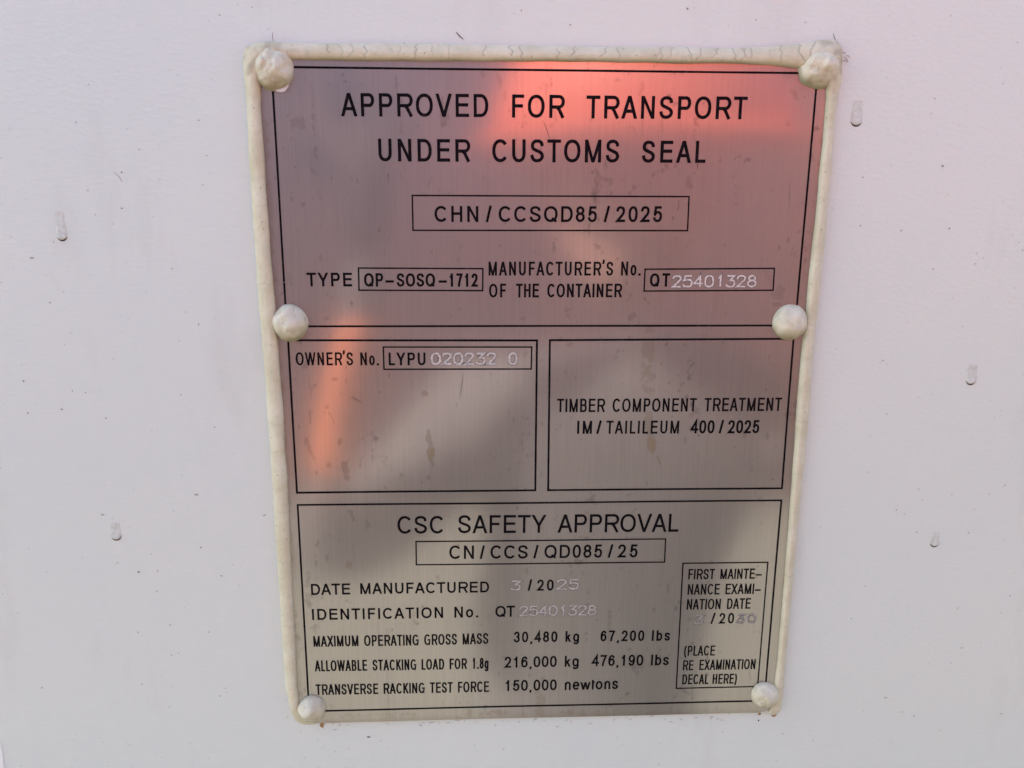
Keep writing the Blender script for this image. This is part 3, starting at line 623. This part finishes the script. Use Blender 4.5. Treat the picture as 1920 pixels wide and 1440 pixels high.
# sealant bead: swept along the plate's left, top and right edges, widths taken along the way
def bead():
    # (outer px, inner px, height) stations
    st = [((590, 1359), (596, 1353), .0004), ((570, 1358), (584, 1347), .0009), ((554, 1351), (571, 1342), .0014), ((545, 1330), (562, 1322), .0024), ((536, 1290), (558.5, 1285), .0028), ((528, 1180), (553, 1180), .0028), ((521, 1060), (547, 1060), .0027), ((509, 880), (538.5, 880), .0028), ((498, 720), (528, 720), .0029),
          ((492, 640), (521.5, 640), .0030), ((484, 540), (513, 540), .0029), ((476, 420), (503.5, 420), .0029), ((468, 300), (496.5, 300), .0030), ((463, 200), (489.5, 200), .0031), ((459.5, 140), (489, 142), .0034), ((457, 112), (500, 128), .0038),
          ((461, 91), (505, 118), .0040), ((478, 82), (512, 110), .0040), ((505, 78), (516, 108), .0038), ((540, 80.5), (545, 112), .0034), ((600, 82), (600, 113), .0031), ((700, 82), (700, 113.5), .0031), ((850, 83.5), (850, 114.5), .0031), ((1000, 86), (1000, 115.5), .0031),
          ((1150, 88), (1150, 117), .0031), ((1300, 89.5), (1300, 119), .0031), ((1400, 89.5), (1400, 120.5), .0031), ((1450, 87), (1455, 123), .0033), ((1490, 83.5), (1492, 128), .0038), ((1530, 77), (1520, 130), .0044), ((1560, 74), (1535, 130), .0044),
          ((1573, 82), (1538, 135), .0044), ((1577, 98), (1541, 142), .0042), ((1576, 125), (1545, 150), .0038), ((1575, 150), (1548, 162), .0033), ((1569, 185), (1548.5, 185), .0029), ((1564, 220), (1545.5, 220), .0028), ((1560, 280), (1540, 280), .0029), ((1548, 420), (1527, 420), .0029), ((1538, 520), (1516, 520), .0029),
          ((1530, 590), (1510, 590), .0029), ((1525, 640), (1504.5, 640), .0029), ((1519, 720), (1497, 720), .0029), ((1508, 850), (1488.5, 850), .0028), ((1495, 980), (1478, 980), .0027), ((1483, 1110), (1468, 1110), .0026), ((1474, 1210), (1459.5, 1210), .0025), ((1468, 1290), (1451, 1290), .0024), ((1464, 1330), (1446, 1325), .0018), ((1452, 1342), (1440, 1336), .0009)]
    O = np.array([[at(*s_[0], 0.0).x, at(*s_[0], 0.0).z - PZ] for s_ in st]); I = np.array([pl(*s_[1]) for s_ in st]); Hh = np.array([s_[2] for s_ in st])
    d = np.r_[0, np.cumsum(np.linalg.norm(np.diff((O + I) / 2, axis=0), axis=1))]
    n = int(d[-1] / .00025); t = np.linspace(0, d[-1], n)
    def ip(A_):
        y = np.interp(t, d, A_); k = np.exp(-np.linspace(-2.2, 2.2, 15) ** 2); k /= k.sum()
        return np.convolve(np.pad(y, 7, mode='edge'), k, 'valid')
    O = np.stack([ip(O[:, 0]), ip(O[:, 1])], 1); I = np.stack([ip(I[:, 0]), ip(I[:, 1])], 1); Hh = ip(Hh)
    ns = 30; Pn = np.zeros((n, ns + 1, 3)); gr = np.zeros((n, ns + 1)); ck = np.zeros((n, ns + 1))
    # cracks across the bead: random positions, U-shaped on the top run
    top0 = np.argmax(O[:, 0] > -.085); right0 = n - np.argmax(O[::-1, 0] < .09)
    cr_ = []
    r_ = random.Random(5)
    x = 0
    while x < d[-1]:
        on_top = t[top0] < x < d[-1] * .62 and abs(I[min(n - 1, int(x / .00025)), 1] - I[top0, 1]) < .012
        x += r_.uniform(.003, .012) if on_top else r_.uniform(.008, .030)
        cr_.append((x, r_.uniform(-.9, .9), r_.uniform(.3, 1), on_top, r_.uniform(0, 9), r_.uniform(.35, .8)))
    for i in range(n):
        w_ = np.linalg.norm(I[i] - O[i]); dirv = (I[i] - O[i]) / w_
        j1 = 1 + noise.noise(Vector((t[i] * 90, 1.3, 0))) * .05 + noise.noise(Vector((t[i] * 900, 7, 0))) * .018
        for j in range(ns + 1):
            a = math.pi * j / ns
            c_ = -math.cos(a) * (.5); s_ = math.sin(a) ** .75
            u = .5 + c_ * (1 + (j1 - 1) * 2)
            if 0 < j < ns: pass
            xz = O[i] + (I[i] - O[i]) * u
            nn = noise.noise(Vector((xz[0] * 160, xz[1] * 160, 2.2))) * .09 + noise.noise(Vector((xz[0] * 700, xz[1] * 700, 5))) * .035
            h = Hh[i] * s_ * (1 + nn)
            bq = min(1, max(0, u)); base = -PT * bq * bq * (3 - 2 * bq)
            Pn[i, j] = (xz[0], .0002 + base * .8 - h, xz[1])
            gr[i, j] = 0
    # grime line where the bead meets the sheet; painted shade under the top run
    uu = np.linspace(0, 1, ns + 1)[None, :]
    nz_ = np.array([noise.noise(Vector((q * 60, 3, 3))) for q in t])[:, None]; nz2 = np.array([[noise.noise(Vector((q * 420, jj * .6, 9))) for jj in range(ns + 1)] for q in t])
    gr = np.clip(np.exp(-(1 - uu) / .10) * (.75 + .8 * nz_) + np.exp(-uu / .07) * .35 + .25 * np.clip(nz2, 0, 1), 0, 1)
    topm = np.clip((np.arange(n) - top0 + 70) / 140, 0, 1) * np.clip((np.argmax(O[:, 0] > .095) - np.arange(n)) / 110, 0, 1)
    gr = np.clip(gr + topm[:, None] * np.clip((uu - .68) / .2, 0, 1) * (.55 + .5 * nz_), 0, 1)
    corner = np.minimum(np.hypot(O[:, 0] + .1, O[:, 1] - .133), np.hypot(O[:, 0] - .108, O[:, 1] - .133))
    cn = np.array([[noise.noise(Vector((Pn[i_, j_, 0] * 330, Pn[i_, j_, 2] * 330, 4))) for j_ in range(ns + 1)] if corner[i_] < .022 else [0] * (ns + 1) for i_ in range(n)])
    gr = np.clip(gr + np.clip(1.3 - corner / .016, 0, 1)[:, None] * np.clip(cn + .12, 0, 1) * 1.6, 0, 1)
    tt = t[:, None]
    for (x, sk, ln, on_top, sd_, am) in cr_:
        wob = np.array([noise.noise(Vector((jj * .16, sd_, 0))) * .0022 + noise.noise(Vector((jj * .6, sd_, 4))) * .0003 for jj in range(ns + 1)])[None, :]
        if on_top:
            half = .0016 + .0014 * abs(sk)
            pos = x + np.sign(sk) * half * np.sqrt(np.clip(1 - (uu / (.45 + .4 * ln)) ** 2, 0, 1)) * (1 if sd_ > 3 else .4) + wob * .7
            m = np.exp(-((tt - pos) / .00020) ** 2) * (uu < .45 + .4 * ln)
            if sd_ > 5.5:
                pos2 = x - np.sign(sk) * half * np.sqrt(np.clip(1 - (uu / (.45 + .4 * ln)) ** 2, 0, 1)) + wob * .7
                m = np.maximum(m, np.exp(-((tt - pos2) / .00020) ** 2) * (uu < .45 + .4 * ln))
            ck = np.maximum(ck, m * am)
        else:
            pos = x + (uu - .5) * .0012 * sk + wob * .6
            ck = np.maximum(ck, np.exp(-((tt - pos) / .00022) ** 2) * am * .35 * (uu > (1 - ln) * .6))
    o = grid_obj('sealant_bead', Pn, M_SEAL, plate)
    if np.mean([p.normal.y for p in list(o.data.polygons)[6000:9000]]) > 0: o.data.flip_normals()
    attr(o, 'grime_shade', gr); attr(o, 'crack', ck)
    o['label'] = 'cream sealant bead along the left, top and right edges, finely cracked on top'
bead()

# ---------------- marks on the wall ----------------
M_DRIP = simple('paint_run', (.63, .665, .60), .42, 0, 700, .12, .0002)
M_DARK = simple('lip_shade_dirt', (.07, .05, .045), .7)
M_RUST = simple('rust_stain', (.36, .20, .08), .8, 0, 400, .3)
def drip(px, py, wpx, hpx, th, lean=0):
    c = at(px, py, 0); r = wpx / 2 / 5000; L = hpx / 4900; seg = 20; rows = 16
    Pn = np.zeros((rows, seg + 1, 3))
    for i in range(rows):
        v = i / (rows - 1); z = L / 2 - v * L
        wv = r * (1 if z > -L / 2 + r else math.sqrt(max(0, 1 - ((-L / 2 + r - z) / r) ** 2))) * (.82 + .18 * v)
        for j in range(seg + 1):
            u = -1 + 2 * j / seg
            hgt = th * (.09 + .91 * v ** 2.2) * math.sqrt(max(0, 1 - abs(u) ** 3)) * (1 if v < .97 else .6)
            Pn[i, j] = (c.x + u * wv * (1 + .22 * noise.noise(Vector((px, v * 5, 0))) + .12 * noise.noise(Vector((px, v * 14, u)))) + lean * 0 + lean * v * r, -hgt - .00005 + .0001 * (1 - math.sqrt(max(0, 1 - u ** 4))), c.z + z)
    # close the foot against the wall
    Pn[-1, :, 1] = .0001; Pn[:, 0, 1] = .0001; Pn[:, -1, 1] = .0001
    o = grid_obj('paint_drip', Pn, M_DRIP, wall)
    if np.mean([p.normal.y for p in o.data.polygons]) > 0: o.data.flip_normals()
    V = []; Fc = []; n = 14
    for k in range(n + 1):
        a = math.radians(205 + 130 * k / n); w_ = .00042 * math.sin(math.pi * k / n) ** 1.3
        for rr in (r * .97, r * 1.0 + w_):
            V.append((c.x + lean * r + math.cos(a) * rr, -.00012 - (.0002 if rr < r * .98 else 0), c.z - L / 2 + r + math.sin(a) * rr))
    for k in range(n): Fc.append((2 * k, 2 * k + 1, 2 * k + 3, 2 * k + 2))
    mesh_obj('shade_dirt_lip', V, Fc, M_DARK, o)  # dark crescent paints the shade under the drip's lip, with caught dirt
drip(114, 424, 20, 48, .0007); drip(217, 996, 22, 34, .0006); drip(1607, 212, 23, 42, .0005); drip(1822, 702, 22, 38, .0007); drip(1753, 1011, 20, 30, .0006)

def wall_mark(pts, wpx, m, name):
    V = []; Fc = []; P_ = [at(p[0], p[1], 0) for p in pts]; c = cr([(p.x, p.z) for p in P_], 5); n = len(c)
    for i, q in enumerate(c):
        a = np.array(c[max(0, i - 1)]); b = np.array(c[min(n - 1, i + 1)]); dd = (b - a) / np.linalg.norm(b - a); nn = np.array((-dd[1], dd[0])) * wpx / 10000 * (.3 + .7 * math.sin(math.pi * (i + .4) / n))
        V += [(q[0] + nn[0], -.0002, q[1] + nn[1]), (q[0] - nn[0], -.0002, q[1] - nn[1])]
    for i in range(n - 1): Fc.append((2 * i, 2 * i + 1, 2 * i + 3, 2 * i + 2))
    mesh_obj(name, V, Fc, m, wall)
wall_mark([(855, 60), (861, 67), (869, 74)], 1.6, M_HAIR, 'hair'); wall_mark([(1562, 63), (1564, 70), (1566, 77)], 1, M_HAIR, 'hair')
wall_mark([(214, 322), (224, 332), (229, 341)], .9, M_SCR, 'scratch'); wall_mark([(493, 967), (496, 966), (498, 964)], 1.2, M_HAIR, 'hair')
wall_mark([(512, 60), (511, 70), (513, 78)], .9, M_SCR, 'scratch')
# flakes lying against the sealant at the upper right corner
for p in [[(1578, 99), (1582, 98.5), (1585, 101)], [(1582, 106), (1587, 111), (1590, 117)], [(1579, 115), (1584, 114), (1588, 116)], [(1572, 166), (1572, 172), (1571, 178)], [(1586, 105), (1590, 105), (1593, 108)]]: wall_mark(p, 1.1, M_SCR, 'paint_crack')
# short hairs and grit stuck below the plate's lower edge
r_ = random.Random(12)
for i in range(46):
    x = r_.uniform(600, 1440); y = 1351 - (x - 600) * .0175 + abs(r_.gauss(0, 7)) + 2; L = r_.uniform(3, 11); a = r_.uniform(0, 2 * math.pi); b = a + r_.uniform(-.9, .9)
    p0 = (x, y); p1 = (x + math.cos(a) * L * .5, y + math.sin(a) * L * .3); p2 = (p1[0] + math.cos(b) * L * .5, p1[1] + math.sin(b) * L * .3)
    wall_mark([p0, p1, p2], r_.uniform(.5, 1.1), M_SCR, 'hair')
GV = []; GF = []
for i in range(420):
    x = r_.uniform(-60, 1980); y = r_.uniform(-60, 1500)
    if 440 < x < 1590 and 60 < y < 1370: continue
    c = at(x, y, 0); L = r_.choice([.00016, .0002, .00028, .0004]) * r_.uniform(.7, 1.3); wd = L * r_.uniform(.35, .9); a = r_.choice([-.7, -.5, r_.uniform(0, 3.1)]); k0 = len(GV); m_ = r_.randint(5, 7)
    for k in range(m_):
        t_ = 2 * math.pi * k / m_; u = math.cos(t_) * L * r_.uniform(.7, 1.2); v_ = math.sin(t_) * wd * r_.uniform(.7, 1.2)
        GV.append((c.x + u * math.cos(a) - v_ * math.sin(a), -.00018, c.z + u * math.sin(a) + v_ * math.cos(a)))
    GF.append(tuple(range(k0, k0 + m_)))
grit_o = mesh_obj('grit', GV, GF, simple('grey_brown_grit', (.30, .27, .25), .8, 0, 90, .7), wall); grit_o['kind'] = 'stuff'
# rust weeping from the lower rivets
def blot(px, py, rx, ry, m, seed, name='rust_spot'):
    c = at(px, py, 0); V = [(c.x, -.00015, c.z)]; n = 26
    for k in range(n):
        a = 2 * math.pi * k / n; f = 1 + .45 * noise.noise(Vector((math.cos(a) * 1.6, math.sin(a) * 1.6, seed)))
        V.append((c.x + math.cos(a) * rx * f / 4600, -.00015, c.z + math.sin(a) * ry * f / 4400))
    mesh_obj(name, V, [(0, 1 + k, 1 + (k + 1) % n) for k in range(n)], m, wall)
blot(604, 1359, 4, 5.5, M_RUST, 1); blot(1451, 1341, 4.5, 3, M_RUST, 2); blot(1424, 1338, 3, 2.5, M_RUST, 3); blot(691, 1381.5, 3.4, 1.3, M_HAIR, 4, 'grit'); blot(1422, 1350.5, 1.6, 1.6, M_HAIR, 5, 'grit')
# torn white sticker edge at the lower left corner of the view
tp = [(-30, 1385), (1, 1391), (3, 1404), (5, 1412), (6, 1424), (7, 1432), (9, 1450), (10, 1475), (-30, 1480)]
V = [(at(*p, 0).x, -.0003, at(*p, 0).z) for p in tp] + [(at(*p, 0).x, .0001, at(*p, 0).z) for p in tp]; nf = len(tp)
st_ = mesh_obj('sticker', V, [tuple(range(nf))] + [(i, (i + 1) % nf, nf + (i + 1) % nf, nf + i) for i in range(nf)], simple('bright_white_vinyl', (.88, .90, .89), .35, 0, 200, .03), None)
tag(st_, 'ragged edge of a bright white sticker at the lower left of the container wall', 'sticker')

# ---------------- photographer (seen only as coloured reflections in the steel) ----------------
M_ORG = simple('orange_hard_shell', (.70, .10, .03), .6, 0, 60, .04)
M_ORF = simple('orange_sleeve_band', (.95, .24, .08), .7, 0, 200, .05)
M_SKIN = simple('skin', (.60, .31, .22), .5, 0, 60, .06); M_JKT = simple('grey_work_jacket', (.165, .148, .142), .85, 0, 80, .1); M_GLV = simple('brown_leather_glove', (.07, .04, .035), .7)
M_TRO = simple('dark_trousers', (.40, .38, .335), .85)
def skinned(name, pts, edges, rad, m, parent, sub=2):
    me = bpy.data.meshes.new(name); me.from_pydata(pts, edges, []); me.update()
    o = bpy.data.objects.new(name, me); COL.objects.link(o)
    if parent: o.parent = parent
    md = o.modifiers.new('skin', 'SKIN'); md.use_smooth_shade = True
    if not me.skin_vertices: me.skin_vertices.new(name='')
    for sv, r in zip(me.skin_vertices[0].data, rad): sv.radius = r if isinstance(r, tuple) else (r, r); sv.use_root = False
    me.skin_vertices[0].data[0].use_root = True
    ms = o.modifiers.new('sub', 'SUBSURF'); ms.levels = sub; ms.render_levels = sub
    me.materials.append(m); return o
def ellipsoid(name, c, r, m, parent, f=None, seg=48, rows=32):
    Pn = np.zeros((rows, seg + 1, 3))
    for i in range(rows):
        ph = math.pi * i / (rows - 1)
        for j in range(seg + 1):
            a = 2 * math.pi * j / seg; q = np.array((math.cos(a) * math.sin(ph), math.sin(a) * math.sin(ph), math.cos(ph)))
            k = f(q) if f else 1
            Pn[i, j] = np.array(c) + q * np.array(r) * k
    return grid_obj(name, Pn, m, parent)
HX, HY, HZ = .135, -.57, PZ + .085           # head centre
pers = bpy.data.objects.new('person', None); COL.objects.link(pers); pers.location = (0, 0, 0)
tag(pers, 'person in grey jacket and orange hard hat, seen only reflected in the plate', 'person')
def headf(q):
    k = 1.0
    if q[1] > 0: k += .10 * math.exp(-((q[0]) / .16) ** 2 - ((q[2] + .12) / .22) ** 2)      # nose
    k -= .05 * math.exp(-((abs(q[0]) - .38) / .18) ** 2 - ((q[2] - .08) / .12) ** 2) * (q[1] > 0)  # eye sockets
    k -= .10 * max(0, -q[2] - .45) * abs(q[0])
    return k
ellipsoid('head', (HX, HY, HZ), (.078, .098, .120), M_SKIN, pers, headf)
for sx in (-1, 1): ellipsoid('ear', (HX + sx * .080, HY - .005, HZ - .005), (.012, .022, .034), M_SKIN, pers, None, 16, 12)
sh = PZ - .16
EL = (-.205, -.53, PZ - .30); WR = (-.134, -.50, PZ + .02)      # elbow and wrist of the raised arm
skinned('jacket', [(HX - .01, HY - .12, .98), (HX - .01, HY - .12, 1.18), (HX, HY - .10, 1.38), (HX, HY - .07, sh - .02), (HX, HY - .03, sh + .08),
                   (HX - .17, HY - .08, sh - .02), (HX - .27, HY - .02, sh - .12), EL, (-.177, -.525, PZ - .215), WR, (HX + .18, HY - .08, sh - .02), (HX + .24, HY - .03, sh - .03)],
        [(0, 1), (1, 2), (2, 3), (3, 4), (3, 5), (5, 6), (6, 7), (7, 8), (8, 9), (3, 10), (10, 11)], [(.17, .12), (.16, .115), (.17, .12), (.15, .10), .055, .07, .055, .036, .018, .018, .07, .066], M_JKT, pers)
skinned('trousers', [(HX - .01, HY - .12, 1.0), (HX - .01, HY - .12, .90), (HX - .11, HY - .12, .82), (HX - .13, HY - .10, .48), (HX - .13, HY - .14, .10), (HX + .09, HY - .12, .82), (HX + .11, HY - .10, .48), (HX + .11, HY - .14, .10)],
        [(0, 1), (1, 2), (2, 3), (3, 4), (1, 5), (5, 6), (6, 7)], [(.15, .11), (.16, .12), .095, .065, .055, .095, .065, .055], M_TRO, pers)
for sx in (-.13, .11):
    ellipsoid('boot', (HX + sx, HY - .10, .055), (.05, .14, .055), M_HAIR, pers, None, 24, 16)
def hand(hx, hy, hz, d):
    P_ = [(0, 0, .06), (0, 0, 0), (-.03, .005, -.06), (-.032, .015, -.095), (-.01, .005, -.07), (-.01, .018, -.11), (.01, .005, -.07), (.01, .018, -.107), (.028, .005, -.06), (.03, .015, -.09), (-.04, .02, -.015), (-.055, .03, -.045)]
    skinned('hand', [(hx + p[0], hy + p[1], hz + d * p[2]) for p in P_], [(0, 1), (1, 2), (2, 3), (1, 4), (4, 5), (1, 6), (6, 7), (1, 8), (8, 9), (1, 10), (10, 11)], [.024, .026, .009, .008, .0095, .008, .0095, .008, .0085, .007, .011, .009], M_GLV, pers)
hand(.325, -.40, PZ + .40, -1); hand(-.128, -.50, PZ + .09, -1)
# orange band round the raised forearm
skinned('sleeve_band', [(-.140, -.503, PZ - .035), (-.160, -.515, PZ - .13), (-.178, -.525, PZ - .225)], [(0, 1), (1, 2)], [.022, .024, .026], M_ORF, pers, 2)
skinned('bounce_sleeve', [(HX + .235, HY - .03, sh - .03), (.415, -.52, PZ - .08), (.375, -.46, PZ + .10), (.330, -.41, PZ + .34)], [(0, 1), (1, 2), (2, 3)], [.075, .070, .062, .045], M_ORF, pers, 2)  # orange sleeve added out of view; its bounce tints the wall pink
# hard hat: dome with a brim
hat = bpy.data.objects.new('hard_hat', None); COL.objects.link(hat); hat.location = (HX + .01, HY, HZ + .06)
tag(hat, 'orange hard hat worn by the person facing the plate, seen only as a reflection', 'hard hat')
def prof(name, pr_, m, parent, seg=64, sy=1.15):
    Pn = np.zeros((len(pr_), seg + 1, 3))
    for i, (r, z) in enumerate(pr_):
        for j in range(seg + 1):
            a = 2 * math.pi * j / seg; Pn[i, j] = (r * math.cos(a), r * math.sin(a) * sy, z)
    return grid_obj(name, Pn, m, parent)
prof('shell', [(.001, .150)] + [(.148 * math.sin(t), .150 * math.cos(t)) for t in np.linspace(.1, 1.45, 16)] + [(.148, 0), (.144, 0)] + [(.140 * math.sin(t), .144 * math.cos(t)) for t in np.linspace(1.4, .1, 12)], M_ORG, hat)
prof('brim', [(.144, .006), (.172, -.006), (.178, -.010), (.176, -.015), (.168, -.013), (.144, -.002)], M_ORG, hat)
